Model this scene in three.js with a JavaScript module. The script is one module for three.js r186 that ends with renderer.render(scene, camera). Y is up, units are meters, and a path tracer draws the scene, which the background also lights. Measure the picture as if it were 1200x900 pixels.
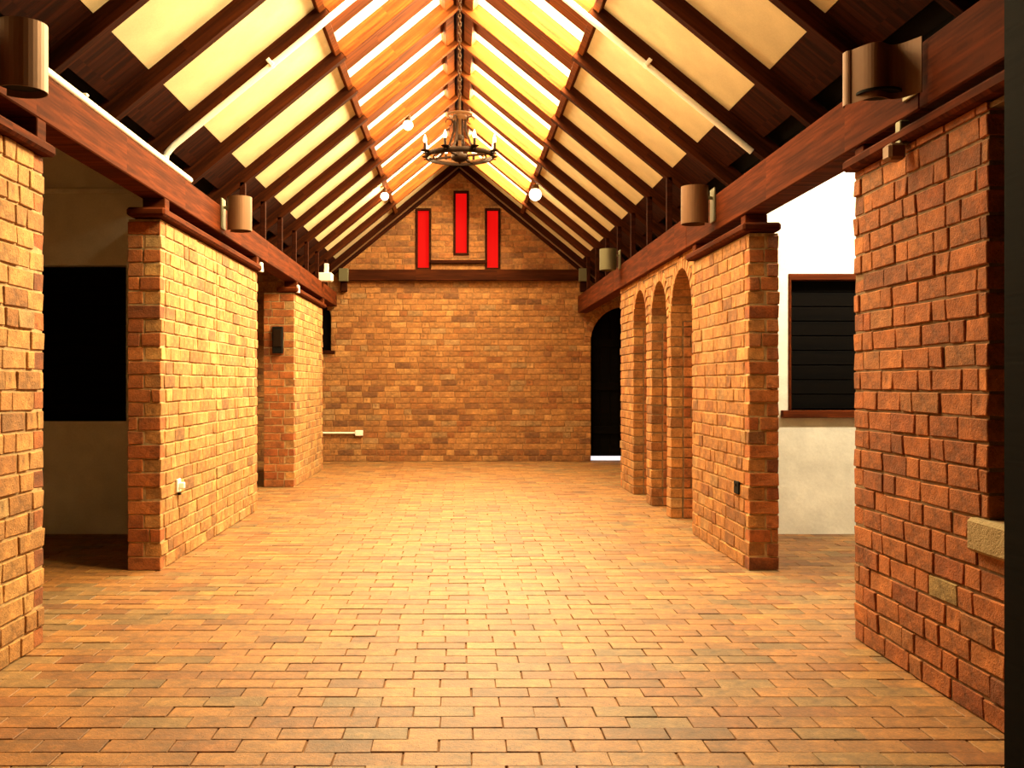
import * as THREE from 'three';
import { mergeGeometries } from 'three/addons/utils/BufferGeometryUtils.js';
import { RectAreaLightUniformsLib } from 'three/addons/lights/RectAreaLightUniformsLib.js';

// ---------------------------------------------------------------- camera, light level
const scene = new THREE.Scene();
const F = 1200, VPX = 538, VPY = 450, EYE = 1.2;            // lens in pixels of a 1200 x 900 frame
const camera = new THREE.PerspectiveCamera(2 * Math.atan(450 / F) * 180 / Math.PI, 4 / 3, 0.05, 100);
camera.position.set(0, EYE, 0);
camera.lookAt(0, EYE, -10);
camera.setViewOffset(1200, 900, 600 - VPX, 450 - VPY, 1200, 900);
const renderer = new THREE.WebGLRenderer();
renderer.toneMapping = THREE.LinearToneMapping;
renderer.toneMappingExposure = 1.0;
renderer.shadowMap.enabled = true;
RectAreaLightUniformsLib.init();
scene.background = new THREE.Color(0x9fb4c8);
const SKY_RIGHT = 180, SKY_LEFT = 38;                          // daylight in the roof glazing, sun side and shade side
const SKY_COLOR = new THREE.Color().setRGB(1, 0.78, 0.4);
const LAMP_COLOR = new THREE.Color().setRGB(1, 0.66, 0.3);
const CANDLE = 0.8, SPOT = 1.2;

// ---------------------------------------------------------------- helpers
function rng(seed) { let a = seed >>> 0; return () => { a = (a + 0x6D2B79F5) | 0; let t = Math.imul(a ^ (a >>> 15), 1 | a); t = (t + Math.imul(t ^ (t >>> 7), 61 | t)) ^ t; return ((t ^ (t >>> 14)) >>> 0) / 4294967296; }; }
const R = rng(20240);
const used = new Map();
function numbered(n) { const k = used.get(n) || 0; used.set(n, k + 1); return k ? `${n}_${String(k).padStart(3, '0')}` : n; }
function struct(name, label, category) { const g = new THREE.Group(); g.name = numbered(name); scene.add(g); g.userData = { kind: 'structure', label, category }; return g; }
function thing(name, label, category, group) { const g = new THREE.Group(); g.name = numbered(name); scene.add(g); g.userData = { label, category }; if (group) g.userData.group = group; return g; }
function part(name, geometry, material, parent, label) { const m = new THREE.Mesh(geometry, material); m.name = name; m.castShadow = m.receiveShadow = true; if (label) m.userData.label = label; parent.add(m); return m; }
const merge = (gs) => mergeGeometries(gs.map((g) => { const q = g.index ? g.toNonIndexed() : g; for (const k of Object.keys(q.attributes)) if (!['position', 'normal', 'uv'].includes(k)) q.deleteAttribute(k); return q; }), false);
// box-projected uv in metres from a flat-shaded geometry
const flat = (g) => (g.index ? g.toNonIndexed() : g);
function boxUV(g, ox = 0, oy = 0) {
  const p = g.attributes.position, n = g.attributes.normal, uv = new Float32Array(p.count * 2);
  for (let i = 0; i < p.count; i++) {
    const ax = Math.abs(n.getX(i)), ay = Math.abs(n.getY(i)), az = Math.abs(n.getZ(i));
    let u, v;
    if (az >= ax && az >= ay) { u = p.getX(i); v = p.getY(i); } else if (ax >= ay) { u = p.getZ(i); v = p.getY(i); } else { u = p.getX(i); v = p.getZ(i); }
    uv[2 * i] = u + ox; uv[2 * i + 1] = v + oy;
  }
  g.setAttribute('uv', new THREE.BufferAttribute(uv, 2));
  return g;
}
// box with all edges chamfered (44 triangles), corners nudged by j
function chamferBox(w, h, d, c, j = 0, rnd = R) {
  const hx = w / 2, hy = h / 2, hz = d / 2, V = {}, pos = [];
  const jit = {};
  for (const sx of [-1, 1]) for (const sy of [-1, 1]) for (const sz of [-1, 1]) {
    const o = [0, 1, 2].map(() => (rnd() - 0.5) * 2 * j);
    const k = `${sx}${sy}${sz}`;
    V[k + 'x'] = [sx * hx + o[0], sy * (hy - c) + o[1], sz * (hz - c) + o[2]];
    V[k + 'y'] = [sx * (hx - c) + o[0], sy * hy + o[1], sz * (hz - c) + o[2]];
    V[k + 'z'] = [sx * (hx - c) + o[0], sy * (hy - c) + o[1], sz * hz + o[2]];
  }
  const tri = (a, b, d2) => {
    const u = [b[0] - a[0], b[1] - a[1], b[2] - a[2]], v = [d2[0] - a[0], d2[1] - a[1], d2[2] - a[2]];
    const n = [u[1] * v[2] - u[2] * v[1], u[2] * v[0] - u[0] * v[2], u[0] * v[1] - u[1] * v[0]];
    const m = [a[0] + b[0] + d2[0], a[1] + b[1] + d2[1], a[2] + b[2] + d2[2]];
    if (n[0] * m[0] + n[1] * m[1] + n[2] * m[2] < 0) pos.push(...a, ...d2, ...b); else pos.push(...a, ...b, ...d2);
  };
  const quad = (a, b, c2, d2) => { tri(a, b, c2); tri(a, c2, d2); };
  const k = (x, y, z, f) => V[`${x}${y}${z}${f}`];
  for (const s of [-1, 1]) {
    quad(k(s, -1, -1, 'x'), k(s, 1, -1, 'x'), k(s, 1, 1, 'x'), k(s, -1, 1, 'x'));
    quad(k(-1, s, -1, 'y'), k(1, s, -1, 'y'), k(1, s, 1, 'y'), k(-1, s, 1, 'y'));
    quad(k(-1, -1, s, 'z'), k(1, -1, s, 'z'), k(1, 1, s, 'z'), k(-1, 1, s, 'z'));
    for (const t of [-1, 1]) {
      quad(k(s, t, -1, 'x'), k(s, t, 1, 'x'), k(s, t, 1, 'y'), k(s, t, -1, 'y'));
      quad(k(s, -1, t, 'x'), k(s, 1, t, 'x'), k(s, 1, t, 'z'), k(s, -1, t, 'z'));
      quad(k(-1, s, t, 'y'), k(1, s, t, 'y'), k(1, s, t, 'z'), k(-1, s, t, 'z'));
      for (const q of [-1, 1]) tri(k(s, t, q, 'x'), k(s, t, q, 'y'), k(s, t, q, 'z'));
    }
  }
  const g = new THREE.BufferGeometry();
  g.setAttribute('position', new THREE.Float32BufferAttribute(pos, 3));
  g.computeVertexNormals();
  return boxUV(g, rnd() * 3, rnd() * 3);
}
const cbox = (w, h, d, c = 0.004) => chamferBox(w, h, d, Math.min(c, w / 4, h / 4, d / 4), 0, rng(Math.round(w * 1000 + h * 7000 + d * 311)));
const cboxAt = (x0, x1, y0, y1, z0, z1, c) => cbox(Math.abs(x1 - x0), Math.abs(y1 - y0), Math.abs(z1 - z0), c).translate((x0 + x1) / 2, (y0 + y1) / 2, (z0 + z1) / 2);
function tube(points, r, seg = 10) {      // rounded run of pipe through the points with small bends
  const path = new THREE.CurvePath();
  for (let i = 0; i + 1 < points.length; i++) path.add(new THREE.LineCurve3(new THREE.Vector3(...points[i]), new THREE.Vector3(...points[i + 1])));
  const c = new THREE.CatmullRomCurve3(points.map((p) => new THREE.Vector3(...p)), false, 'catmullrom', 0.02);
  return new THREE.TubeGeometry(c, Math.max(8, points.length * 12), r, seg, false);
}
const cyl = (r0, r1, h, seg = 20, open = false) => new THREE.CylinderGeometry(r0, r1, h, seg, 1, open);

// ---------------------------------------------------------------- procedural textures
function noiseTile(n, cells, rnd) {
  const g = []; for (let i = 0; i < cells * cells; i++) g.push(rnd());
  const out = new Float32Array(n * n), sm = (t) => t * t * (3 - 2 * t);
  for (let y = 0; y < n; y++) for (let x = 0; x < n; x++) {
    const fx = x / n * cells, fy = y / n * cells, ix = Math.floor(fx), iy = Math.floor(fy), tx = sm(fx - ix), ty = sm(fy - iy);
    const at = (a, b) => g[((b + cells) % cells) * cells + (a + cells) % cells];
    out[y * n + x] = (at(ix, iy) * (1 - tx) + at(ix + 1, iy) * tx) * (1 - ty) + (at(ix, iy + 1) * (1 - tx) + at(ix + 1, iy + 1) * tx) * ty;
  }
  return out;
}
function dataTex(n, fn, srgb, repeat) {
  const d = new Uint8Array(n * n * 4);
  for (let i = 0; i < n * n; i++) { const c = fn(i, i % n, Math.floor(i / n)); for (let k = 0; k < 3; k++) d[4 * i + k] = Math.max(0, Math.min(255, Math.round(c[k] * 255))); d[4 * i + 3] = 255; }
  const t = new THREE.DataTexture(d, n, n); t.wrapS = t.wrapT = THREE.RepeatWrapping; t.magFilter = THREE.LinearFilter; t.minFilter = THREE.LinearMipmapLinearFilter; t.generateMipmaps = true;
  if (srgb) t.colorSpace = THREE.SRGBColorSpace;
  t.repeat.set(repeat[0], repeat[1]); t.needsUpdate = true; return t;
}
const N = 512, tr = rng(77);
const n4 = noiseTile(N, 6, tr), n16 = noiseTile(N, 22, tr), n64 = noiseTile(N, 80, tr), n256 = noiseTile(N, 256, tr);
const brickMap = dataTex(N, (i) => {
  let v = 0.72 + 0.24 * n4[i] + 0.2 * (n16[i] - 0.5) + 0.16 * (n64[i] - 0.5) + 0.14 * (n256[i] - 0.5);
  const pit = n64[i] > 0.9 ? 0.72 : 1; const lime = n16[i] * n64[i] > 0.72 ? 0.16 : 0;
  return [v * pit + lime * 0.6, v * pit + lime, v * pit + lime * 1.1];
}, true, [1.6, 1.6]);
const brickBump = dataTex(N, (i) => { const v = 0.5 + 0.35 * (n16[i] - 0.5) + 0.35 * (n64[i] - 0.5) + 0.3 * (n256[i] - 0.5) - (n64[i] > 0.9 ? 0.3 : 0); return [v, v, v]; }, false, [1.6, 1.6]);
const woodStreak = noiseTile(N, 48, tr), woodFine = noiseTile(N, 160, tr);
function woodFn(i, x, y) { const j = y * N + ((x >> 4) % N), s = woodStreak[(y * N + ((x * 3 >> 6) % N))] , f = woodFine[j]; const v = 0.62 + 0.3 * s + 0.22 * (f - 0.5) + 0.08 * (n4[i] - 0.5); return [v, v * 0.97, v * 0.94]; }
const woodMap = dataTex(N, woodFn, true, [0.8, 0.8]);
const woodBump = dataTex(N, (i, x, y) => { const c = woodFn(i, x, y); return [c[0] * 0.8, c[0] * 0.8, c[0] * 0.8]; }, false, [0.8, 0.8]);
const plasterMap = dataTex(N, (i) => { const v = 0.88 + 0.1 * n4[i] + 0.06 * (n16[i] - 0.5) + 0.04 * (n256[i] - 0.5); return [v, v, v * 0.985]; }, true, [0.6, 0.6]);
const plasterBump = dataTex(N, (i) => { const v = 0.5 + 0.4 * (n16[i] - 0.5) + 0.3 * (n64[i] - 0.5); return [v, v, v]; }, false, [0.6, 0.6]);
const mortarMap = dataTex(N, (i) => { const v = 0.7 + 0.25 * n16[i] + 0.2 * (n256[i] - 0.5); return [v, v * 0.98, v * 0.95]; }, true, [2, 2]);

// ---------------------------------------------------------------- materials
const mat = (color, o = {}) => new THREE.MeshStandardMaterial({ color, roughness: 0.85, ...o });
const timber = (color, o = {}) => new THREE.MeshPhysicalMaterial({ color, map: woodMap, bumpMap: woodBump, bumpScale: 0.002, roughness: 0.85, specularIntensity: 0.12, ...o });
const brickMat = (hex) => mat(hex, { map: brickMap, bumpMap: brickBump, bumpScale: 0.004, roughness: 0.9 });
const floorMat = (hex) => mat(hex, { map: brickMap, bumpMap: brickBump, bumpScale: 0.002, roughness: 0.62 });
// brick tones: a base colour in linear rgb, lighter, darker, redder and tanner bricks around it
const TONES = [[1, 1, 1], [1.06, 1.07, 1.08], [0.95, 0.92, 0.88], [1.13, 1.18, 1.2], [0.88, 0.82, 0.78], [1.03, 1.0, 0.95], [0.93, 0.93, 0.96], [1.22, 1.36, 1.5], [0.82, 0.7, 0.64], [1.08, 1.12, 1.2], [0.64, 0.6, 0.66], [0.98, 1.2, 1.6]];
const tones = (r, g, b, spread = 1) => TONES.map((t) => new THREE.Color().setRGB(r * (1 + (t[0] - 1) * spread), g * (1 + (t[1] - 1) * spread), b * (1 + (t[2] - 1) * spread)));
const PAL_WALL_LIT = tones(0.56, 0.265, 0.074, 0.95), PAL_ORANGE = tones(0.51, 0.21, 0.052, 1), PAL_RED = tones(0.46, 0.135, 0.028, 1), PAL_FAR = tones(0.5, 0.21, 0.058, 1.15);  // left faces: same red-orange brick, strong light put into a yellower palette
const PAL_FLOOR = [...tones(0.335, 0.135, 0.026, 0.95), new THREE.Color('#8f6a3a'), new THREE.Color('#826034'), new THREE.Color('#98723f')];
const M = {
  wall: PAL_WALL_LIT.map(brickMat), red: PAL_RED.map(brickMat), orange: PAL_ORANGE.map(brickMat), far: PAL_FAR.map(brickMat), floor: PAL_FLOOR.map(floorMat),
  buff: [brickMat('#b3955f')],
  mortar: mat('#c9ab7c', { map: mortarMap, roughness: 0.95 }), mortarDark: mat('#8a6c4a', { map: mortarMap, roughness: 0.95 }), mortarFar: mat('#a87c4e', { map: mortarMap, roughness: 0.95 }), mortarFloor: mat('#94663c', { map: mortarMap, roughness: 0.95 }),
  wood: timber('#4a220c'), litWood: timber('#743b13'),  // second wood is a lighter copy; skylight glow is in its colour
  beam: timber('#642d10'),
  darkWood: timber('#3a1808'),
  blackWood: timber('#0a0603'),
  panel: mat('#dccaa0', { map: plasterMap, roughness: 0.9 }),
  white: mat('#efe9da', { map: plasterMap, bumpMap: plasterBump, bumpScale: 0.003, roughness: 0.92 }),
  pipe: mat('#f0ece0', { roughness: 0.45 }), plastic: mat('#f2efe6', { roughness: 0.5 }),
  bronze: mat('#6e4c30', { roughness: 0.5, metalness: 0.45 }), plate: mat('#6f6a50', { roughness: 0.5, metalness: 0.6 }),
  black: new THREE.MeshPhysicalMaterial({ color: '#0a0806', roughness: 0.8, specularIntensity: 0.3 }), iron: new THREE.MeshPhysicalMaterial({ color: '#20130a', roughness: 0.7, specularIntensity: 0.12 }), brass: new THREE.MeshPhysicalMaterial({ color: '#452a12', roughness: 0.7, specularIntensity: 0.2 }),
  stone: mat('#a9936a', { map: plasterMap, bumpMap: brickBump, bumpScale: 0.006, roughness: 0.9 }),
  redGlass: new THREE.MeshPhysicalMaterial({ color: '#5a0000', emissive: new THREE.Color().setRGB(0.72, 0.004, 0.003), roughness: 0.7, specularIntensity: 0.15 }),
  skyPaneR: mat('#ffffff', { emissive: SKY_COLOR.clone().multiplyScalar(3), roughness: 0.4 }),
  skyPaneL: mat('#ffffff', { emissive: SKY_COLOR.clone().multiplyScalar(3), roughness: 0.4 }),
  bulb: mat('#fff4dd', { emissive: new THREE.Color().setRGB(6, 5, 3.2), roughness: 0.3 }),
  tubeLamp: mat('#ffffff', { emissive: new THREE.Color().setRGB(3, 2.8, 2.3), roughness: 0.3 }),
  daylight: mat('#ffffff', { emissive: new THREE.Color().setRGB(0.9, 0.9, 1.0), roughness: 0.3 }),
};

// ---------------------------------------------------------------- brick laying
const COURSE = 0.09, JOINT = 0.011, PITCH = 0.24;
const geoCache = new Map();
function brickGeo(w, h, d, variant) {
  const k = [Math.round(w * 200), Math.round(h * 400), Math.round(d * 1000), variant].join('_');
  if (!geoCache.has(k)) geoCache.set(k, chamferBox(Math.round(w * 200) / 200, h, d, h < 0.065 ? 0.002 : 0.0035, h < 0.065 ? 0.0012 : 0.0028, rng(991 + geoCache.size)));
  return geoCache.get(k);
}
const sub = (spans, h0, h1) => spans.flatMap(([a, b]) => [[a, Math.min(b, h0)], [Math.max(a, h1), b]].filter(([p, q]) => q - p > 0.035));
// one course of bricks over [a0, a1]; the bond mixes stretchers and headers
function course(a0, a1, k, rnd) {
  const out = []; let i = Math.floor(k * 1.7), pos = a0 - [0.0, 0.18, 0.06, 0.12][k % 4] - (k % 7) * 0.017;
  const lens = k % 3 === 1 ? [1, 0.5, 1, 0.5] : [1, 1, 0.5, 1];
  while (pos < a1 - 0.001) {
    const L = PITCH * lens[i++ % lens.length], e = pos + L;
    let s = Math.max(pos, a0), t = Math.min(e, a1);
    if (a1 - t < 0.05) { t = a1; }
    if (t - s > 0.045) out.push([s, t]); else if (t > s) { if (out.length) out[out.length - 1][1] = t; else pos -= 0; if (!out.length) { out.push([s, t + 0.06]); pos += 0.06; } }
    if (t === a1) break;
    pos += L;
  }
  return out;
}
// collect bricks of one face. n: outward normal (x, z); a runs along dir = (nz, -nx)
function face(list, { o, n, a0, a1, y0 = 0, y1, inset, holes, depth = 0.105, rnd, tone, mats }) {
  const dir = [n[1], -n[0]], turn = Math.atan2(n[0], n[1]);
  const k0 = Math.round(y0 / COURSE);
  for (let k = k0; k * COURSE < y1 - 0.03; k++) {
    const yb = k * COURSE, yt = Math.min(yb + COURSE, y1), ym = (yb + yt) / 2;
    let [b0, b1] = inset ? inset(k, a0, a1) : [a0, a1];
    let spans = [[b0, b1]];
    if (holes) for (const [h0, h1] of holes(ym)) spans = sub(spans, h0, h1);
    for (const [p, q] of spans) for (const [s, t] of course(p, q, k, rnd)) {
      const w = t - s - JOINT, h = yt - yb - JOINT;
      if (w < 0.02 || h < 0.02) continue;
      const m = (s + t) / 2, proud = (rnd() - 0.5) * 0.006;
      list.push({ x: o[0] + dir[0] * m + n[0] * (proud - depth / 2), y: ym, z: o[1] + dir[1] * m + n[1] * (proud - depth / 2), turn, w, h, d: depth, mats, tone: tone ? tone(rnd, m, ym) : null, nx: n[0], nz: n[1], ny: 0 });
    }
  }
}
const eyeV = new THREE.Vector3(0, EYE, 0);
function seen(b) {     // how large the brick shows in the photograph
  const d = -b.z; if (d < 0.3) return 0;
  const u = VPX + b.x / d * F, v = VPY - (b.y - EYE) / d * F;
  if (u < -10 || u > 1180 || v < -10 || v > 910) return 0;
  const vx = -b.x, vy = EYE - b.y, vz = -b.z, len = Math.hypot(vx, vy, vz);
  const cos = (vx * b.nx + vy * b.ny + vz * b.nz) / len;
  return Math.max(0, cos) * b.w * (b.ny ? b.d : b.h) / (d * d);
}
function build(list, parent, mats0, rnd, max = 300) {
  const r = list.map((b) => ({ b, s: seen(b) })).sort((p, q) => q.s - p.s);
  const bulk = [], cols = [];
  r.forEach(({ b, s }, i) => {
    const mats = b.mats || mats0, tone = b.tone ?? Math.floor(Math.pow(rnd(), 1.25) * mats.length), g = brickGeo(b.w, b.h, b.d, Math.floor(rnd() * 4));
    if (i < max && s > 0) {
      const m = part('brick', g, mats[tone], parent); m.position.set(b.x, b.y, b.z); m.rotation.set(b.tx || 0, b.turn, b.tz || 0);
      m.scale.set(b.w / (Math.round(b.w * 200) / 200), 1, 1);
    } else {
      const q = g.clone().applyMatrix4(new THREE.Matrix4().makeRotationFromEuler(new THREE.Euler(b.tx || 0, b.turn, b.tz || 0))).translate(b.x, b.y, b.z);
      const c = mats[tone].color, arr = new Float32Array(q.attributes.position.count * 3);
      for (let j = 0; j < arr.length; j += 3) { arr[j] = c.r; arr[j + 1] = c.g; arr[j + 2] = c.b; }
      q.setAttribute('color', new THREE.BufferAttribute(arr, 3)); bulk.push(q);
    }
  });
  if (bulk.length) {
    const m0 = mats0[0], mm = m0.clone(); mm.color.set('#ffffff'); mm.vertexColors = true;
    const m = part('brickwork', mergeGeometries(bulk, false), mm, parent); m.userData.kind = 'stuff';
  }
}
// a pier or wall running along the nave: face plane x, thickness th, from depth d0 (near) to d1 (far)
function naveWall(name, label, { x, th, d0, d1, H, mats, mortar, arches = [], window, nearEnd = true, farEnd = false, seam, pale, seed }) {
  const g = struct(name, label, 'wall'), rnd = rng(seed), s = Math.sign(x), n = [-s, 0], list = [];
  // depth d along the face: left wall a = d, right wall a = -d
  const A = (d) => (s < 0 ? d : -d);
  const hol = (y) => {
    const out = [];
    for (const a of arches) { const c = A(a.c), rr = a.r + (y > a.spring ? 0.115 : 0); const half = y < a.spring ? a.r : (rr * rr > (y - a.spring) ** 2 ? Math.sqrt(rr * rr - (y - a.spring) ** 2) : -1); if (half > 0) out.push([c - half, c + half]); }
    if (window && y > window.y0 && y < window.y1) { const p = [A(window.d0), A(window.d1)].sort((q, w) => q - w); out.push(p); }
    if (seam) out.push([A(seam) - 0.008, A(seam) + 0.008]);
    return out;
  };
  const q = 0.1125;
  face(list, { o: [x, 0], n, a0: Math.min(A(d0), A(d1)), a1: Math.max(A(d0), A(d1)), y1: H, rnd, holes: hol,
    inset: (k, a0, a1) => { const near = nearEnd && k % 2 === 0 ? q : 0, far = farEnd && k % 2 === 0 ? q : 0; return s < 0 ? [a0 + near, a1 - far] : [a0 + far, a1 - near]; } });
  const endFace = (d, nz) => face(list, { o: [0, -d], n: [0, nz], a0: nz > 0 ? Math.min(x, x + s * th) : -Math.max(x, x + s * th), a1: nz > 0 ? Math.max(x, x + s * th) : -Math.min(x, x + s * th), y1: H, rnd, mats: M.red,  // pier ends take redder brick, their shade put into the colour
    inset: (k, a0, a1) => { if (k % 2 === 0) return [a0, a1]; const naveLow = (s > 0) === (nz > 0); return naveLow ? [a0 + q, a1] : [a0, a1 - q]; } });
  if (nearEnd) endFace(d0, 1);
  if (farEnd) endFace(d1, -1);
  for (const a of arches) {      // the jambs and the ring of each arch
    for (const [d, nz] of [[a.c + a.r, 1], [a.c - a.r, -1]]) {
      const lo = Math.min(x + s * q, x + s * th), hi = Math.max(x + s * q, x + s * th);
      face(list, { o: [0, -d], n: [0, nz], a0: nz > 0 ? lo : -hi, a1: nz > 0 ? hi : -lo, y1: a.spring, rnd, mats: M.red });  // jambs likewise redder than the face, colour standing in for shade
    }
    const cnt = Math.round(Math.PI * (a.r + 0.055) / 0.082);
    for (let i = 0; i < cnt; i++) {
      const t = Math.PI * (i + 0.5) / cnt;
      const m = part('arch_brick', brickGeo(0.225, 0.1, 0.068, i % 4), mats[Math.floor(rnd() * mats.length)], g);
      m.position.set(x + s * 0.11, a.spring + Math.sin(t) * (a.r + 0.055), -a.c + Math.cos(t) * (a.r + 0.055)); m.rotation.set(Math.PI / 2 - t, 0, 0);
    }
  }
  if (window) {
    const lo = Math.min(x + s * q, x + s * th), hi = Math.max(x + s * q, x + s * th);
    face(list, { o: [0, -window.d1], n: [0, 1], a0: lo, a1: hi, y0: window.y0, y1: window.y1, rnd });
  }
  if (pale) { const near = list.filter((b) => b.nx !== 0).sort((u, v) => Math.hypot(u.z + pale[0], (u.y - pale[1]) * 2) - Math.hypot(v.z + pale[0], (v.y - pale[1]) * 2))[0]; near.mats = M.buff; near.tone = 0; }
  build(list, g, mats, rnd);
  // mortar body, set back behind the brick faces
  const e = 0.008, sh = new THREE.Shape();
  sh.moveTo(d0 + e, 0);
  for (const a of [...arches].sort((p, q2) => p.c - q2.c)) { sh.lineTo(a.c - a.r - e, 0); sh.lineTo(a.c - a.r - e, a.spring); sh.absarc(a.c, a.spring, a.r + e, Math.PI, 0, true); sh.lineTo(a.c + a.r + e, 0); }
  sh.lineTo(d1 - e, 0); sh.lineTo(d1 - e, H - 0.01); sh.lineTo(d0 + e, H - 0.01); sh.closePath();
  if (window) { const h = new THREE.Path(); h.moveTo(window.d0, window.y0); h.lineTo(window.d1 + e, window.y0); h.lineTo(window.d1 + e, window.y1 - 0.03); h.lineTo(window.d0, window.y1 - 0.03); h.closePath(); sh.holes.push(h); }
  const eg = new THREE.ExtrudeGeometry(sh, { depth: th - 2 * e, bevelEnabled: false, curveSegments: 18 });
  eg.rotateY(Math.PI / 2).translate(s > 0 ? x + e : x - th + e, 0, 0);
  part('mortar', boxUV(flat(eg)), mortar, g);
  return g;
}

// ---------------------------------------------------------------- the large structure
const XL = -1.915, XR = 1.86, FAR = 15.9, BACK = -1.6;
const pier = (n, l, o) => naveWall(n, l, o);
pier('wall_left_near', 'orange brick pier beside the unlit side aisle opening', { x: XL, th: 0.23, d0: 2.2, d1: 4.73, H: 2.25, mats: M.wall, mortar: M.mortar, farEnd: true, nearEnd: false, seed: 11 });
pier('wall_left_middle', 'long brightly lit yellow-orange brick wall with white socket', { x: XL, th: 0.22, d0: 6.58, d1: 9.74, H: 2.27, mats: M.wall, mortar: M.mortar, farEnd: true, seam: 8.09, seed: 12 });
pier('wall_left_far', 'short brick wall with a dark meter box on its end', { x: XL, th: 0.36, d0: 11.9, d1: 14.4, H: 2.27, mats: M.wall, mortar: M.mortar, farEnd: true, seed: 13 });
pier('wall_right_near', 'red-orange brick wall with a stone window sill', { x: XR, th: 0.3, d0: 1.4, d1: 4.83, H: 2.2, mats: M.red, mortar: M.mortarDark, farEnd: true, nearEnd: false, window: { d0: 2.3, d1: 3.6, y0: 0.72, y1: 2.2 }, pale: [3.95, 0.45], seed: 14 });
pier('wall_right_middle', 'orange brick wall beside the white-walled aisle', { x: XR, th: 0.2, d0: 6.58, d1: 8.17, H: 2.18, mats: M.orange, mortar: M.mortar, seed: 15 });
pier('wall_right_arcade', 'brick arcade wall with three narrow round arches', { x: 1.89, th: 0.34, d0: 8.17, d1: 12.0, H: 2.32, mats: M.orange, mortar: M.mortarDark, nearEnd: false, farEnd: true, seed: 16,
  arches: [{ c: 8.72, r: 0.415, spring: 1.76 }, { c: 9.69, r: 0.365, spring: 1.8 }, { c: 10.72, r: 0.375, spring: 1.8 }] });

// roof geometry: soffit plane y = RIDGE - 0.82 |x|
const RIDGE = 4.7, SL = 0.82, CS = 1 / Math.hypot(1, SL), SN = SL * CS;
const roofY = (x) => RIDGE - SL * Math.abs(x);

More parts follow.
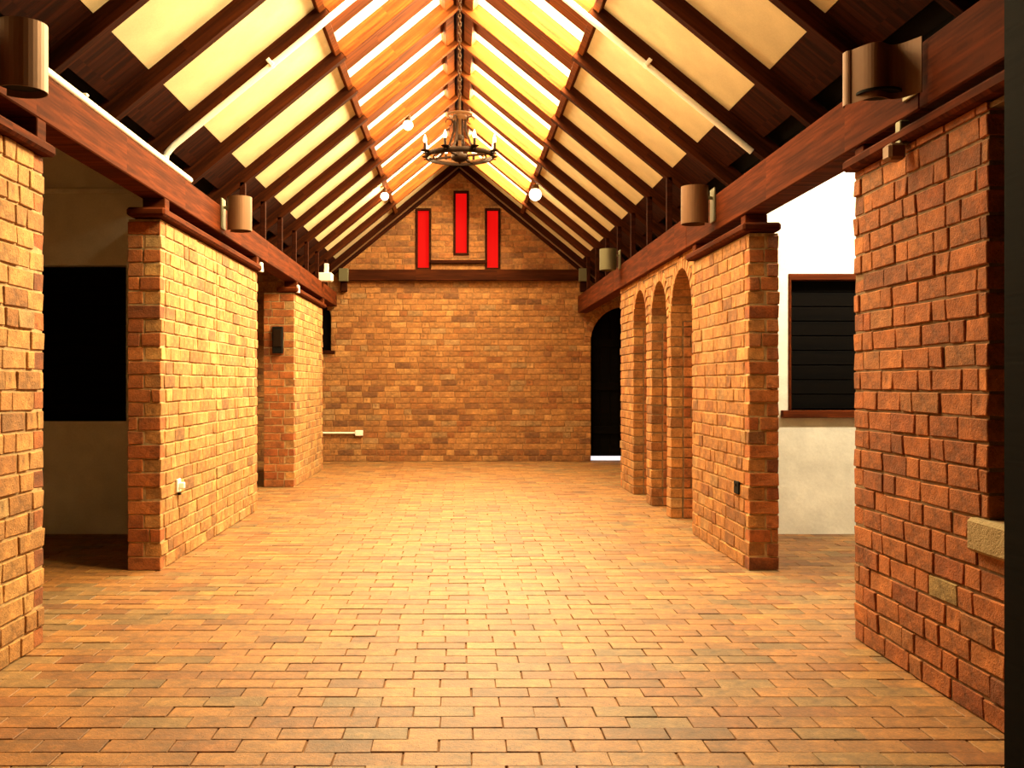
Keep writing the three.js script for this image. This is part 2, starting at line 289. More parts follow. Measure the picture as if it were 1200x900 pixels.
// far gable wall with an arched door, an arched window and three lancets
const TIE0 = 2.8, TIE1 = 2.97;
{
  const g = struct('wall_far', 'gabled end wall of mottled orange and brown bricks', 'wall'), rnd = rng(31), list = [];
  const door = { c: 2.6, r: 0.55, spring: 1.85 }, win = { c: -2.17, r: 0.18, y0: 1.72, spring: 2.25 };
  const lancets = [[-0.556, 2.97, 3.93], [0.522, 2.97, 3.93], [0.032, 3.2, 4.2]];
  const holes = (y) => {
    const out = [];
    const half = y < door.spring ? door.r : Math.sqrt(Math.max(0, (door.r + 0.115) ** 2 - (y - door.spring) ** 2)); if (half > 0) out.push([door.c - half, door.c + half]);
    if (y > win.y0) { const h2 = y < win.spring ? win.r : Math.sqrt(Math.max(0, win.r ** 2 - (y - win.spring) ** 2)); if (h2 > 0) out.push([win.c - h2, win.c + h2]); }
    for (const [c, a, b] of lancets) if (y > a && y < b) out.push([c - 0.12, c + 0.12]);
    return out;
  };
  const tone = (q, a, y) => (y < 0.2 ? [4, 7, 10, 8, 4, 2][Math.floor(q() * 6)] : null);
  face(list, { o: [0, -FAR], n: [0, 1], a0: -3.6, a1: 3.6, y0: 0, y1: 2.97, holes, rnd, tone });
  face(list, { o: [0, -FAR], n: [0, 1], a0: -2.2, a1: 2.2, y0: 2.97, y1: 4.68, holes, rnd, tone: (q) => [4, 8, 2, 10, 6, 8, 4, 0][Math.floor(q() * 8)], inset: (k, a0, a1) => { const h = (RIDGE - k * COURSE - 0.06) / SL; return [Math.max(a0, -h), Math.min(a1, h)]; } });
  build(list, g, M.far, rnd);
  const ring = Math.round(Math.PI * (door.r + 0.055) / 0.082);
  for (let i = 0; i < ring; i++) {
    const t = Math.PI * (i + 0.5) / ring, m = part('arch_brick', brickGeo(0.068, 0.1, 0.225, i % 4), M.far[Math.floor(rnd() * 12)], g);
    m.position.set(door.c + Math.cos(t) * (door.r + 0.055), door.spring + Math.sin(t) * (door.r + 0.055), -FAR - 0.11); m.rotation.z = t - Math.PI / 2;
  }
  const e = 0.008, sh = new THREE.Shape();
  sh.moveTo(-3.9, 0); sh.lineTo(door.c - door.r - e, 0); sh.lineTo(door.c - door.r - e, door.spring); sh.absarc(door.c, door.spring, door.r + e, Math.PI, 0, true); sh.lineTo(door.c + door.r + e, 0);
  sh.lineTo(3.9, 0); sh.lineTo(3.9, 3.55); sh.lineTo(2.4, 3.55); sh.lineTo(2.3, roofY(2.3) + 0.35); sh.lineTo(0, RIDGE + 0.4); sh.lineTo(-2.3, roofY(2.3) + 0.35); sh.lineTo(-2.4, 3.55); sh.lineTo(-3.9, 3.55); sh.closePath();
  for (const [c, a, b] of lancets) { const h = new THREE.Path(); h.moveTo(c - 0.12, a); h.lineTo(c + 0.12, a); h.lineTo(c + 0.12, b); h.lineTo(c - 0.12, b); h.closePath(); sh.holes.push(h); }
  const h = new THREE.Path(); h.moveTo(win.c - win.r, win.y0); h.lineTo(win.c + win.r, win.y0); h.lineTo(win.c + win.r, win.spring); h.absarc(win.c, win.spring, win.r, 0, Math.PI, false); h.lineTo(win.c - win.r, win.y0); sh.holes.push(h);
  const eg = new THREE.ExtrudeGeometry(sh, { depth: 0.3, bevelEnabled: false, curveSegments: 16 }); eg.translate(0, 0, -FAR - 0.3 - e);
  part('mortar', boxUV(flat(eg)), M.mortarFar, g);
  // sill course under the middle lancet, and the outer skin that closes the holes
  part('ledge', cboxAt(-0.44, 0.41, 3.07, 3.12, -FAR, -FAR + 0.05), M.darkWood, g);
  part('outer_skin', cboxAt(-4.1, 4.1, 0, 5.2, -FAR - 0.5, -FAR - 0.42), M.black, g);

  lancets.forEach(([c, a, b], i) => {
    const w = struct(`window_${i + 1}`, ['narrow red glass lancet window nearer the unlit side of the gable', 'narrow red glass lancet window on the arcade side of the gable', 'tallest middle red glass lancet window high in the gable'][i], 'window');
    part('pane', cboxAt(c - 0.09, c + 0.09, a + 0.03, b - 0.03, -FAR - 0.07, -FAR - 0.05, 0.002), M.redGlass, w, 'glowing red glass pane');
    part('frame', merge([cboxAt(c - 0.12, c - 0.085, a, b, -FAR - 0.09, -FAR + 0.015), cboxAt(c + 0.085, c + 0.12, a, b, -FAR - 0.09, -FAR + 0.015), cboxAt(c - 0.085, c + 0.085, a, a + 0.035, -FAR - 0.09, -FAR + 0.015), cboxAt(c - 0.085, c + 0.085, b - 0.035, b, -FAR - 0.09, -FAR + 0.015)]), M.darkWood, w);
  });
  const w4 = struct('window_4', 'small dark arched window by the short brick wall', 'window');
  const ws = new THREE.Shape(); ws.moveTo(win.c - win.r, win.y0); ws.lineTo(win.c + win.r, win.y0); ws.lineTo(win.c + win.r, win.spring); ws.absarc(win.c, win.spring, win.r, 0, Math.PI, false); ws.closePath();
  part('pane', new THREE.ExtrudeGeometry(ws, { depth: 0.02, bevelEnabled: false }).translate(0, 0, -FAR - 0.2), M.black, w4);
  part('sill', cboxAt(win.c - win.r - 0.04, win.c + win.r + 0.06, win.y0 - 0.05, win.y0, -FAR - 0.1, -FAR + 0.03), M.darkWood, w4);
  const d1 = struct('door_1', 'black arched boarded door with daylight showing beneath it', 'door');
  const nb = 7, bw = 2 * door.r / nb;
  for (let i = 0; i < nb; i++) {
    const x0 = door.c - door.r + i * bw, x1 = x0 + bw - 0.006, s2 = new THREE.Shape(), top = (x) => door.spring + Math.sqrt(Math.max(0, door.r ** 2 - (x - door.c) ** 2));
    s2.moveTo(x0, 0.075); s2.lineTo(x1, 0.075); for (let j = 0; j <= 5; j++) s2.lineTo(x1 + (x0 - x1) * j / 5, top(x1 + (x0 - x1) * j / 5)); s2.closePath();
    part('board', boxUV(new THREE.ExtrudeGeometry(s2, { depth: 0.04, bevelEnabled: false })).translate(0, 0, -FAR - 0.16), M.blackWood, d1);
  }
  for (const y of [0.42, 1.1, 1.78]) part('ledge_rail', cboxAt(door.c - door.r + 0.03, door.c + door.r - 0.03, y, y + 0.12, -FAR - 0.12, -FAR - 0.095), M.blackWood, d1);
  part('door_gap', cboxAt(door.c - door.r, door.c + door.r, 0.006, 0.072, -FAR - 0.15, -FAR - 0.14, 0.001), M.daylight, d1, 'strip of daylight under the door');
}

// floor: brick pavers in running bond, rows across the nave
{
  const g = struct('floor', 'worn orange brick paver floor laid in rows across the hall', 'floor'), rnd = rng(41), list = [];
  const L = 0.222, W = 0.118;
  for (let r = 0, d = BACK + 0.1; d < FAR - 0.01; d += W, r++) {
    const wide = d < 8.1 ? 4.4 : 3.5;
    for (let x = -wide + ((r % 2) * 0.5 + (rnd() - 0.5) * 0.12) * L; x < wide; x += L) {
      const w = L - 0.002 - rnd() * 0.003;
      const patch = Math.sin(x * 2.1 + 0.7 * Math.sin(d * 1.3)) * Math.sin(d * 1.7 + 1.1 * Math.sin(x * 0.9));
      const grimy = Math.max(0, patch) * 0.15 + (Math.abs(x + 0.1) > 1.1 ? 0.16 : 0.03) + (d < 4.4 ? 0.1 : 0);      // greyed bricks lie thicker along the walls and by the entrance
      const tone = rnd() < grimy ? 12 + Math.floor(rnd() * 3) : Math.floor(Math.pow(rnd(), 1.1) * 12);
      list.push({ x: x + L / 2 + (rnd() - 0.5) * 0.004, y: -0.03 + (rnd() - 0.5) * 0.003, z: -(d + W / 2) + (rnd() - 0.5) * 0.002, turn: (rnd() - 0.5) * 0.008, tx: (rnd() - 0.5) * 0.014, tz: (rnd() - 0.5) * 0.007, w, h: 0.06, d: W - 0.003 - (rnd() < 0.12 ? 0.006 : 0), tone, nx: 0, ny: 1, nz: 0 });
    }
  }
  build(list, g, M.floor, rnd);
  part('mortar', boxUV(new THREE.BoxGeometry(9.6, 0.2, FAR - BACK + 0.6).toNonIndexed()).translate(0, -0.107, -(FAR + BACK) / 2), M.mortarFloor, g);
}

// ---------------------------------------------------------------- roof
const RAFTERS = []; for (let d = FAR - 0.05 - 0.955; d > BACK; d -= 0.955) RAFTERS.push(d);
function roofBox(s, t0, t1, o0, o1, d0, d1, c = 0.004) {      // s side, t along the slope from the ridge, o offset outward from the soffit plane, d depth
  const g = cbox(t1 - t0, o1 - o0, d1 - d0, c);
  const m = new THREE.Matrix4();
  const u = new THREE.Vector3(s * CS, -SN, 0), up = new THREE.Vector3(s * SN, CS, 0), z = new THREE.Vector3(0, 0, s);
  m.makeBasis(u, up, z);
  const tm = (t0 + t1) / 2, om = (o0 + o1) / 2;
  m.setPosition(u.x * tm + up.x * om, RIDGE + u.y * tm + up.y * om, -(d0 + d1) / 2);
  return g.applyMatrix4(m);
}
const T = (x) => x / CS;
{
  const g = struct('ceiling', 'pitched timber roof of dark rafters, cream panels and a glazed ridge', 'ceiling');
  const ends = [FAR, ...RAFTERS, BACK];
  for (const s of [-1, 1]) {
    RAFTERS.forEach((d) => { part('rafter', roofBox(s, T(1.0) - 0.03, T(2.28), -0.1, 0.035, d, d + 0.075), M.wood, g); part('upper_rafter', roofBox(s, 0.02, T(1.0) - 0.032, -0.1, 0.035, d, d + 0.075), M.litWood, g, 'upper part of the rafter with skylight glow in its honey colour'); });  // one rafter in two tones; light near the glazing painted into the upper
    part('end_rafter', roofBox(s, 0.02, T(2.3), -0.17, 0.06, FAR - 0.06, FAR), M.darkWood, g);
    part('end_batten', roofBox(s, 0.1, T(2.2), -0.12, -0.1, FAR - 0.085, FAR - 0.06, 0.002), M.bronze, g, 'thin pale batten');
    for (let i = 0; i + 1 < ends.length; i++) {
      const dn = ends[i + 1] + 0.077, df = ends[i] - (i ? 0.002 : 0.062);
      part('panel', roofBox(s, T(1.0) + 0.03, T(1.91), 0, 0.025, dn, df, 0.002), M.panel, g, 'cream ceiling panel');
      part('eaves_board', roofBox(s, T(1.91) + 0.004, T(2.15), 0.0, 0.03, dn, df, 0.002), M.darkWood, g);
      part('trimmer', roofBox(s, T(1.0) - 0.03, T(1.0) + 0.026, -0.05, 0.035, dn, df), M.litWood, g);
      if (dn < 4 || i === 0) { part('panel', roofBox(s, 0.1, T(1.0), 0, 0.025, dn, df, 0.002), M.panel, g, 'cream ceiling panel'); continue; }
      part('head_trimmer', roofBox(s, 0.1, 0.2, -0.05, 0.035, dn, df), M.litWood, g);
      const gn = df - 0.3;      // glass fills the far strip of each bay, boarding the rest
      part('lining_board', roofBox(s, 0.1, T(1.0) + 0.02, 0.0, 0.035, dn, gn - 0.002, 0.003), M.litWood, g, 'honey-coloured boarding');
      part('skylight_pane', roofBox(s, 0.1, T(1.0) + 0.05, 0.037, 0.05, gn - 0.02, df + 0.03, 0.001), s > 0 ? M.skyPaneR : M.skyPaneL, g, 'white glowing roof glazing');
      const L = new THREE.RectAreaLight(SKY_COLOR, s > 0 ? SKY_RIGHT : SKY_LEFT, df - gn, T(1.0) - 0.03 - 0.2);
      const tm = (0.2 + T(1.0) - 0.03) / 2, om = 0.03;
      L.position.set(s * (CS * tm + SN * om), RIDGE - SN * tm + CS * om, -(gn + df) / 2);
      L.up.set(s * CS, -SN, 0);
      L.lookAt(L.position.x - s * SN, L.position.y - CS, L.position.z);
      L.name = 'skylight_daylight'; scene.add(L);
    }
  }
  part('ridge_board', cboxAt(-0.025, 0.025, RIDGE - 0.12, RIDGE + 0.25, -FAR + 0.02, -BACK), M.wood, g);
  part('ridge_cap', cboxAt(-0.3, 0.3, RIDGE + 0.2, RIDGE + 0.24, -FAR, -BACK), M.black, g);
  for (const s of [-1, 1]) part('roof_skin', roofBox(s, 0.2, T(2.36), 0.06, 0.09, BACK, FAR + 0.3), M.black, g);
}

// long beams over the openings, with the plates that lie on the brick and the boarding above
for (const s of [-1, 1]) {
  const x = s < 0 ? XL : XR, b0 = s < 0 ? 2.4 : 2.3, b1 = s < 0 ? 2.62 : 2.56, name = s < 0 ? 'left' : 'right';
  const g = struct(`trim_${s < 0 ? 1 : 2}`, s < 0 ? 'long brown timber beam above the unlit aisle carrying a white conduit' : 'long brown timber beam above the arcade and white-walled aisle', 'beam');
  const lo = Math.min(x - s * 0.02, x + s * 0.14), hi = Math.max(x - s * 0.02, x + s * 0.14);
  const cuts = [BACK + 0.1, 4.1, 8.3, 12.2, FAR - 0.02];
  for (let i = 0; i + 1 < cuts.length; i++) part('beam', cboxAt(lo, hi, b0, b1, -cuts[i + 1] + 0.003, -cuts[i], 0.006), M.beam, g);
  const plates = s < 0 ? [[2.2, 4.76, 2.25], [6.5, 9.76, 2.27], [11.86, 14.45, 2.27]] : [[1.4, 4.86, 2.2], [6.54, 8.2, 2.18]];
  for (const [d0, d1, y] of plates) {
    const p0 = Math.min(x - s * 0.045, x + s * 0.2), p1 = Math.max(x - s * 0.045, x + s * 0.2);
    part('wall_plate', cboxAt(p0, p1, y, y + 0.055, -d1, -d0, 0.015), M.beam, g);
    for (const d of [d0 + 0.1, d1 - 0.16]) part('packing_block', cboxAt(lo + 0.015, hi, y + 0.055, b0, -d - 0.1, -d), M.beam, g);
  }
  RAFTERS.filter((d) => d > 8.5).forEach((d) => part('strut', cboxAt(x + s * 0.0, x + s * 0.05, b1, roofY(x) - 0.12, -d - 0.05, -d, 0.003), M.darkWood, g));
  part('upper_boarding', cboxAt(x + s * 0.42, x + s * 0.46, b1 + 0.04, 3.6, -FAR, -BACK), M.blackWood, g);  // boards blackened: shadow of the gap above the beam put into their colour
  part('soffit_board', cboxAt(x + s * 0.14, x + s * 0.42, b1 - 0.01, b1 + 0.04, -FAR + 0.02, -BACK), M.darkWood, g);
}
// tie beam on the far wall
{
  const g = struct('trim_3', 'dark timber tie beam across the gable under red windows', 'beam');
  part('tie', cboxAt(-1.78, 1.92, TIE0, TIE1, -FAR + 0.002, -FAR + 0.1, 0.006), M.wood, g);
}

// ---------------------------------------------------------------- side aisles and closing walls
function slab(name, label, cat, m, x0, x1, y0, y1, d0, d1) { const g = struct(name, label, cat); part('surface', boxUV(new THREE.BoxGeometry(Math.abs(x1 - x0), y1 - y0, d1 - d0).toNonIndexed()).translate((x0 + x1) / 2, (y0 + y1) / 2, -(d0 + d1) / 2), m, g); return g; }
const END = 8.18;
// end wall of an aisle with a window hole
function aisleEnd(name, label, m, s, wx0, wx1, wy0, wy1, inner) {
  const g = struct(name, label, 'wall');
  const x0 = Math.min(s * inner, s * 4.6), x1 = Math.max(s * inner, s * 4.6);
  const sh = new THREE.Shape(); const y2 = 2.62, xi = s * 2.34;       // above the beam the wall stops at the boarding
  if (s > 0) { sh.moveTo(x0, 0); sh.lineTo(x1, 0); sh.lineTo(x1, 3.55); sh.lineTo(xi, 3.55); sh.lineTo(xi, y2); sh.lineTo(x0, y2); } else { sh.moveTo(x0, 0); sh.lineTo(x1, 0); sh.lineTo(x1, y2); sh.lineTo(xi, y2); sh.lineTo(xi, 3.55); sh.lineTo(x0, 3.55); }
  sh.closePath();
  const h = new THREE.Path(); h.moveTo(wx0, wy0); h.lineTo(wx1, wy0); h.lineTo(wx1, wy1); h.lineTo(wx0, wy1); h.closePath(); sh.holes.push(h);
  part('plaster', boxUV(new THREE.ExtrudeGeometry(sh, { depth: 0.2, bevelEnabled: false })).translate(0, 0, -END - 0.2), m, g);
  return g;
}
{
  const L = aisleEnd('wall_aisle_left', 'plaster end wall of the unlit side aisle', M.white, -1, -3.6, -2.66, 0.9, 2.15, 2.14);
  part('picture_rail', cboxAt(-4.6, -2.36, 2.72, 2.76, -END, -END + 0.02), M.white, L);
  const w = struct('window_5', 'large black shuttered window in the unlit aisle wall', 'window');
  for (let i = 0; i < 8; i++) part('board', cboxAt(-3.6, -2.66, 0.9 + i * 0.15625, 0.9 + (i + 1) * 0.15625 - 0.008, -END - 0.14, -END - 0.1), M.blackWood, w);
  part('backing', cboxAt(-3.7, -2.6, 0.85, 2.2, -END - 0.22, -END - 0.2), M.black, w);
  const Rw = aisleEnd('wall_aisle_right', 'bright white painted end wall of the lit side aisle', M.white, 1, 2.63, 3.7, 0.99, 2.08, 2.07);
  const w6 = struct('window_6', 'dark boarded window with brown timber frame in the white wall', 'window');
  for (let i = 0; i < 9; i++) part('board', cboxAt(2.65, 3.68, 1.0 + i * 0.118, 1.0 + (i + 1) * 0.118 - 0.006, -END - 0.12 - (i % 2) * 0.004, -END - 0.08), M.blackWood, w6);
  part('frame', merge([cboxAt(2.63, 3.7, 2.03, 2.08, -END - 0.14, -END + 0.015), cboxAt(2.63, 2.65, 0.99, 2.03, -END - 0.14, -END + 0.015), cboxAt(3.68, 3.7, 0.99, 2.03, -END - 0.14, -END + 0.015)]), M.beam, w6);
  part('sill', cboxAt(2.57, 3.76, 0.93, 0.99, -END - 0.1, -END + 0.05), M.beam, w6);
  part('backing', cboxAt(2.6, 3.74, 0.94, 2.12, -END - 0.22, -END - 0.2), M.black, w6);
  slab('wall_outer_left', 'plaster outer wall of the unlit aisle', 'wall', M.white, -4.6, -4.75, 0, 3.55, BACK, END + 0.2);
  slab('wall_outer_right', 'white outer wall of the lit aisle', 'wall', M.white, 4.6, 4.75, 0, 3.55, BACK, END + 0.2);
  slab('ceiling_aisle_left', 'low ceiling of the unlit aisle', 'ceiling', M.white, -2.2, -4.75, 3.5, 3.6, BACK, FAR);
  slab('ceiling_aisle_right', 'low white ceiling of the lit aisle', 'ceiling', M.white, 2.2, 4.75, 3.5, 3.6, BACK, FAR);
  slab('wall_store_left', 'plastered side room wall behind the piers', 'wall', M.white, -3.6, -3.75, 0, 3.55, END, FAR);
  slab('wall_store_right', 'plastered side room wall behind the arcade', 'wall', M.white, 3.6, 3.75, 0, 3.55, END, FAR);
  slab('wall_back', 'plain brick-coloured wall behind the viewpoint', 'wall', M.mortarDark, -4.75, 4.75, 0, 5.2, BACK - 0.2, BACK);
}
// recess of the near window on the red brick wall, and the timber post beside it
{
  const w = struct('window_7', 'shuttered window recess with worn stone sill in the red brick wall', 'window');
  part('sill', cboxAt(XR - 0.03, XR + 0.26, 0.6, 0.72, -3.7, -2.2, 0.012), M.stone, w, 'worn pale stone sill');
  for (let i = 0; i < 8; i++) part('board', cboxAt(XR + 0.24, XR + 0.28, 0.72, 2.2, -3.58 + i * 0.16, -3.58 + (i + 1) * 0.16 - 0.006), M.blackWood, w);
  const p = struct('door_2', 'near-black timber door post standing by the red brick wall', 'door');
  part('post', cboxAt(1.412, 1.53, 0, 2.75, -2.66, -2.54, 0.008), M.blackWood, p);
  for (let i = 0; i < 3; i++) part('board', cboxAt(1.53 + i * 0.108, 1.53 + (i + 1) * 0.108 - 0.005, 0, 2.29, -2.62, -2.58), M.blackWood, p);
}

// ---------------------------------------------------------------- chandelier
function candleLamp(parent, x, y, z) {
  const c = part('candle', cyl(0.012, 0.012, 0.075, 12), M.iron, parent); c.position.set(x, y + 0.045, z);
  part('drip_pan', new THREE.LatheGeometry([[0.006, 0], [0.03, 0.004], [0.036, 0.012], [0.032, 0.012], [0.006, 0.008]].map((p) => new THREE.Vector2(...p)), 16).translate(0, -0.038, 0), M.iron, c);
  part('bulb', new THREE.LatheGeometry([[0.0005, 0.07], [0.006, 0.058], [0.013, 0.035], [0.016, 0.018], [0.012, 0.004], [0.008, 0]].map((p) => new THREE.Vector2(...p)), 14).translate(0, 0.038, 0), M.bulb, c);
  const l = new THREE.PointLight(LAMP_COLOR, CANDLE, 0, 2); l.castShadow = true; l.position.set(x, y + 0.105, z); l.name = 'candle_light'; parent.add(l);
}
{
  const cd = 7.6, cy = 2.89, t = thing('chandelier', 'round wrought iron chandelier with candle bulbs hanging on a chain', 'chandelier');
  t.position.set(0.005, cy, -cd); const K = 0.865; t.scale.setScalar(K);
  const ring = (r, w, h) => new THREE.LatheGeometry([[r - w, -h], [r + w, -h], [r + w, h], [r - w, h], [r - w, -h]].map((p) => new THREE.Vector2(...p)), 56);
  part('ring', ring(0.285, 0.008, 0.02), M.iron, t);
  part('inner_ring', ring(0.225, 0.006, 0.01), M.brass, t);
  const hub = part('hub', new THREE.LatheGeometry([[0, -0.05], [0.04, -0.045], [0.075, -0.02], [0.07, 0.01], [0.03, 0.02], [0.028, 0.05], [0.012, 0.06], [0, 0.06]].map((p) => new THREE.Vector2(...p)), 24), M.iron, t);
  part('finial', new THREE.LatheGeometry([[0, -0.07], [0.014, -0.058], [0.016, -0.048], [0.006, -0.038], [0, -0.036]].map((p) => new THREE.Vector2(...p)), 16), M.brass, hub);
  for (let i = 0; i < 8; i++) {
    const a = (i + 0.5) / 8 * Math.PI * 2;
    if (i % 2 === 0) part('spoke', cbox(0.27, 0.018, 0.022, 0.003).translate(0.15, 0, 0).rotateY(-a), M.iron, t);
    part('bracket', cbox(0.055, 0.01, 0.014, 0.002).translate(0.31, 0.0, 0).rotateY(-a), M.iron, t);
    candleLamp(t, Math.cos(a) * 0.318, 0.006, Math.sin(a) * 0.318);
  }
  for (let i = 0; i < 4; i++) {       // uprights leaning in to the top crown
    const a = (i + 0.25) / 4 * Math.PI * 2, c = Math.cos(a), q = Math.sin(a);
    part('upright', tube([[c * 0.2, 0.0, q * 0.2], [c * 0.1, 0.1, q * 0.1], [c * 0.055, 0.22, q * 0.055], [c * 0.05, 0.35, q * 0.05]], 0.01, 8), M.iron, t);
    part('scroll', new THREE.TorusGeometry(0.032, 0.005, 8, 20, Math.PI * 1.5).rotateY(-a).translate(c * 0.1, 0.3, q * 0.1), M.iron, t);
  }
  part('crown', merge([ring(0.1, 0.008, 0.01).translate(0, 0.355, 0), ring(0.055, 0.005, 0.02).translate(0, 0.33, 0)]), M.brass, t);
  part('stem', cyl(0.01, 0.016, 0.46, 14).translate(0, 0.27, 0), M.brass, t);
  part('stem_ball', new THREE.SphereGeometry(0.03, 16, 12).translate(0, 0.16, 0), M.iron, t);
  const chain = part('chain', cyl(0.006, 0.006, 0.02, 8).translate(0, 0.5, 0), M.brass, t);
  const link = new THREE.TorusGeometry(0.016, 0.0045, 6, 14); link.scale(0.75, 1.35, 1);
  for (let y = 0.52, i = 0; y < (RIDGE - cy - 0.12) / K; y += 0.034, i++) { const k = part('link', link, M.brass, chain); k.position.y = y; k.rotation.y = i % 2 ? Math.PI / 2 : 0; }
  part('ceiling_hook', cyl(0.03, 0.02, 0.05, 16).translate(0, (RIDGE - 0.12 - cy) / K - 0.02, 0), M.iron, t);
}

// ---------------------------------------------------------------- roof lamps, sconces
function roofLamp(label, x, y, d, r) {
  const t = thing('globe_lamp', label, 'lamp', 'lit globe lamps under the roof'); t.position.set(x, y, -d);
  const s = Math.sign(x);
  const up = roofY(x) - 0.1 - y;
  part('globe', new THREE.SphereGeometry(r, 24, 16), M.bulb, t);
  part('holder', cyl(r * 0.5, r * 0.62, 0.06, 16).translate(0, r + 0.02, 0), M.brass, t);
  if (up > r + 0.05) part('stem', cyl(0.008, 0.008, up - r + 0.02, 10).translate(0, (up + r) / 2 + 0.02, 0), M.brass, t);
  const l = new THREE.PointLight(LAMP_COLOR, SPOT, 0, 2); l.castShadow = true; l.name = 'globe_light'; t.add(l);
}
roofLamp('lit globe lamp at the glazing edge on the arcade side', 0.99, 3.66, 13.3, 0.08);
roofLamp('lit globe lamp at the glazing edge on the unlit side', -1.0, 3.72, 13.75, 0.055);
roofLamp('lit globe lamp hanging beneath the glazing beside the chandelier', -0.56, 4.03, 11.2, 0.055);

function sconce(label, x, y, d, s, o = {}) {
  const t = thing('wall_sconce', label, 'wall lamp', 'metal sconces on the timber beams'); t.position.set(x, y, -d);
  const h = o.h || 0.27, th = 0.004, pts = [];
  // plan outline of the bent metal sheet, x outward from the beam, z along it
  if (o.wave) for (let i = 0; i <= 24; i++) { const q = i / 24; pts.push([0.02 + 0.21 * q, -0.13 + 0.17 * q + 0.055 * Math.sin(q * Math.PI * 2)]); }
  else for (let i = 0; i <= 28; i++) { const a = -Math.PI * 0.82 + Math.PI * 1.64 * i / 28; pts.push([0.135 + 0.1 * Math.cos(a), 0.1 * Math.sin(a)]); }
  if (o.wave) { for (let i = 1; i <= 8; i++) { const a = i / 8 * Math.PI * 0.9; pts.push([0.23 + 0.02 * Math.sin(a) , 0.04 + 0.035 - 0.035 * Math.cos(a)]); } }
  const sh = new THREE.Shape(), nrm = pts.map((p, i) => { const a = pts[Math.max(0, i - 1)], b = pts[Math.min(pts.length - 1, i + 1)], l = Math.hypot(b[0] - a[0], b[1] - a[1]) || 1; return [-(b[1] - a[1]) / l * th, (b[0] - a[0]) / l * th]; });
  pts.forEach((p, i) => (i ? sh.lineTo(p[0], p[1]) : sh.moveTo(p[0], p[1])));
  for (let i = pts.length - 1; i >= 0; i--) sh.lineTo(pts[i][0] + nrm[i][0], pts[i][1] + nrm[i][1]);
  sh.closePath();
  const g = new THREE.ExtrudeGeometry(sh, { depth: h, bevelEnabled: false }); g.rotateX(-Math.PI / 2); g.translate(0, -h / 2, 0);
  const body = part('shade', g, o.m || M.bronze, t); if (s > 0) { g.scale(-1, 1, 1); const ix = g.index; const P = flat(g); const a = P.attributes.position; for (let i = 0; i < a.count; i += 3) { const b = [a.getX(i + 1), a.getY(i + 1), a.getZ(i + 1)]; a.setXYZ(i + 1, a.getX(i + 2), a.getY(i + 2), a.getZ(i + 2)); a.setXYZ(i + 2, ...b); } P.computeVertexNormals(); body.geometry = P; }
  part('back_plate', cbox(0.012, h * 0.9, 0.13, 0.003).translate(-s * 0.006, 0, 0), M.plate, t);
  part('arm', cbox(0.12, 0.02, 0.03, 0.003).translate(-s * 0.07, h * 0.2, 0), M.plate, t);
  part('lamp_holder', cyl(0.03, 0.03, h * 0.55, 18).translate(-s * 0.135, 0.02, 0), M.black, t);
  part('baffle', cyl(0.088, 0.088, 0.01, 28).translate(-s * 0.135, -h / 2 + 0.03, 0), M.black, t);
}
const bl = XL + 0.02, br = XR - 0.02;
sconce('bronze cylinder sconce on the beam over the brick pier by the unlit aisle', bl, 2.51, 4.12, -1);
sconce('bronze cylinder sconce on the beam above the yellow-lit brick wall', bl, 2.56, 8.2, -1);
sconce('wavy bent-metal sconce on the beam over the red brick wall', br, 2.46, 4.16, 1, { wave: true, h: 0.22 });
sconce('bronze cylinder sconce on the beam where the arcade begins', br, 2.49, 7.4, 1);
sconce('pale cylinder sconce at the end of the arcade beam', br, 2.62, 11.7, 1, { h: 0.24, m: M.plate });
// small floodlight and junction boxes at the far end
{
  const t = thing('floodlight', 'small pale boxy floodlight on the beam by the end wall', 'floodlight'); t.position.set(-1.86, 2.68, -14.2);
  part('housing', cbox(0.2, 0.12, 0.14, 0.01), M.plastic, t);
  part('bracket', cbox(0.06, 0.14, 0.05, 0.006).translate(0.02, 0.12, 0), M.plastic, t);
  part('lens', cbox(0.01, 0.09, 0.11, 0.004).translate(0.104, 0, 0), M.pipe, t);
  for (const [s, l] of [[-1, 'grey shoe bracket holding the tie beam near the floodlight'], [1, 'grey shoe bracket holding the tie beam near the arched door']]) {
    const b = thing('beam_shoe', l, 'bracket', 'steel shoes of the tie beam'); b.position.set(s < 0 ? -1.78 : 1.92, 2.88, -FAR + 0.08);
    part('cup', cbox(0.15, 0.2, 0.16, 0.008), M.plate, b); part('tongue', cbox(0.1, 0.16, 0.08, 0.008).translate(0, -0.17, -0.03), M.darkWood, b);
  }
}

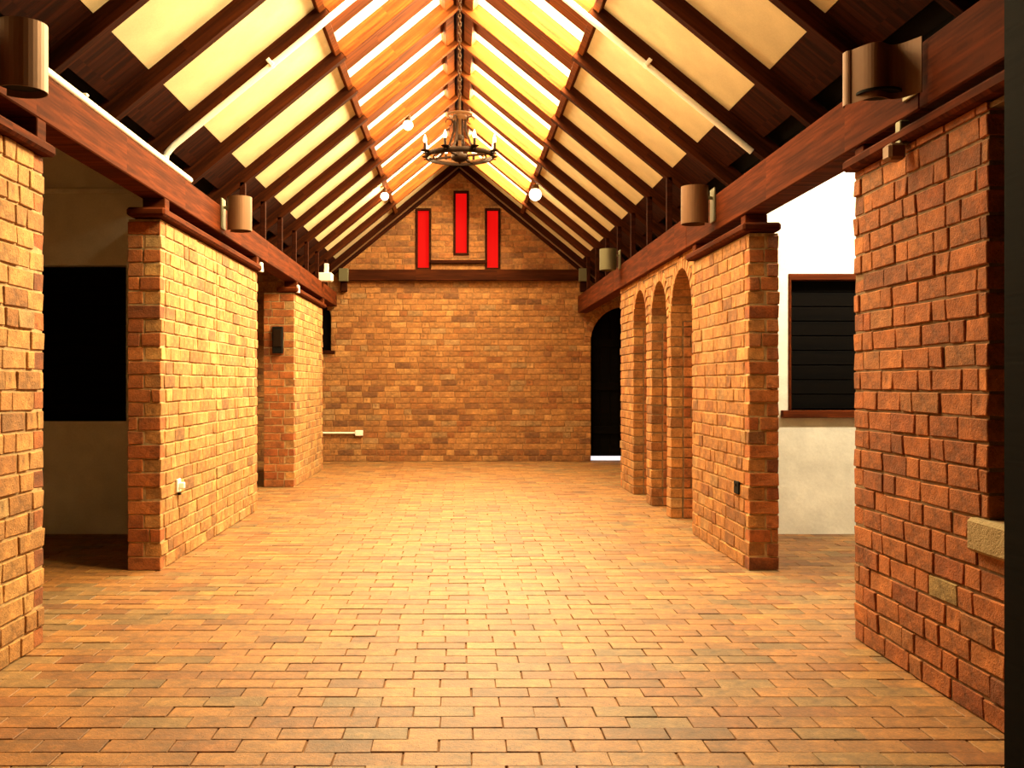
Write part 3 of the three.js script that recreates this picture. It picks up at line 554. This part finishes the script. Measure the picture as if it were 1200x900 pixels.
// ---------------------------------------------------------------- conduits and fittings
{
  const a = thing('conduit', 'white conduit lying along the top of the timber beam', 'pipe', 'white conduits under the roof');
  part('pipe', tube([[bl - 0.012, 2.643, -3.6], [bl - 0.012, 2.643, -7.25]], 0.022), M.pipe, a);
  for (const d of [5.2, 6.6]) part('clip', cbox(0.05, 0.012, 0.03, 0.002).translate(bl - 0.015, 2.668, -d), M.plastic, a);
  const run = (s, label) => {
    const c = thing('conduit', label, 'pipe', 'white conduits under the roof');
    const at = (x, o) => [s * (x - SN * o), RIDGE - SL * x - CS * o + SL * 0, -7.25];
    const p0 = at(2.15, 0.12), p1 = at(0.3, 0.12);
    const pts = s < 0 ? [[p0[0] - 0.01, 2.75, -7.25], [p0[0], p0[1] - 0.02, -7.25], at(2.1, 0.12), at(1.2, 0.12), p1] : [p0, at(2.0, 0.12), at(1.2, 0.12), p1];
    part('pipe', tube(pts, 0.022), M.pipe, c);
    for (const x of [0.7, 1.4]) part('saddle', cbox(0.03, 0.06, 0.07, 0.003).rotateZ(-s * Math.atan(SL)).translate(...at(x, 0.105)), M.plastic, c);
  };
  run(-1, 'white sloping conduit under the rafters running down to the conduit on the beam');
  run(1, 'white sloping conduit under the rafters ending at the beam over the red brick wall');
  const f = thing('wall_pipe', 'short white pipe with socket box low on the end wall', 'pipe');
  part('pipe', tube([[-2.6, 0.44, -FAR + 0.025], [-1.58, 0.44, -FAR + 0.025]], 0.016), M.pipe, f);
  part('socket_box', cbox(0.12, 0.085, 0.05, 0.006).translate(-1.55, 0.44, -FAR + 0.028), M.plastic, f);
  const s1 = thing('power_socket', 'white wall socket with a plug on the yellow-lit brick wall', 'socket'); s1.position.set(XL, 0.51, -6.97);
  part('plate', cbox(0.012, 0.09, 0.085, 0.003).translate(0.006, 0, 0), M.plastic, s1);
  part('plug', cbox(0.035, 0.045, 0.04, 0.006).translate(0.03, 0.0, 0), M.plastic, s1);
  part('switch', cbox(0.02, 0.018, 0.03, 0.003).translate(0.012, -0.056, 0), M.black, s1);
  const s2 = thing('power_socket', 'small dark wall socket on the orange brick wall', 'socket'); s2.position.set(XR, 0.51, -6.83);
  part('plate', cbox(0.014, 0.085, 0.11, 0.003).translate(-0.007, 0, 0), M.black, s2);
  part('switch', cbox(0.008, 0.02, 0.02, 0.002).translate(-0.016, 0.02, 0), M.iron, s2);
  const m = thing('meter_box', 'narrow dark box fixed to the end of the short brick wall', 'box'); m.position.set(-2.1, 1.71, -11.86);
  part('case', cbox(0.12, 0.31, 0.07, 0.006), M.black, m); part('cover', cbox(0.09, 0.2, 0.012, 0.003).translate(0, 0.02, 0.04), M.iron, m);
  const k = thing('detector', 'small sensor on a bracket at the top of the red brick wall', 'sensor'); k.position.set(XR - 0.02, 2.17, -4.25);
  part('mount', cbox(0.04, 0.1, 0.05, 0.004).translate(0.0, 0.07, 0), M.plate, k); part('housing', cbox(0.07, 0.07, 0.08, 0.012).translate(-0.035, -0.01, 0), M.bronze, k);
  for (const [d, l] of [[9.72, 'small white insulator where the yellow-lit wall ends'], [11.95, 'small white insulator above the meter box']]) {
    const b = thing('insulator', l, 'insulator', 'white insulators on the wall plates'); b.position.set(XL + 0.035, 2.3, -d);
    part('body', cyl(0.02, 0.024, 0.07, 14), M.plastic, b); part('cap', new THREE.SphereGeometry(0.022, 14, 8).translate(0, 0.035, 0), M.plastic, b);
  }
}
// ceiling batten lamp of the lit aisle
{
  const t = thing('batten_lamp', 'white tube lamp on the ceiling of the lit aisle', 'lamp'); t.position.set(3.3, 3.5, -6.6);
  part('housing', cbox(1.2, 0.05, 0.1, 0.006).translate(0, -0.025, 0), M.plastic, t);
  part('tube', cyl(0.018, 0.018, 1.1, 16).rotateZ(Math.PI / 2).translate(0, -0.075, 0), M.tubeLamp, t);
  const l = new THREE.RectAreaLight(new THREE.Color().setRGB(1, 0.86, 0.6), 1200, 1.1, 0.06); l.position.set(0, -0.1, 0); l.rotation.set(-Math.PI / 2 + 0.9, 0, 0); t.add(l); l.name = 'batten_light';
}
scene.traverse((o) => { if (o.isMesh) { o.castShadow = true; o.receiveShadow = true; } });
renderer.render(scene, camera);
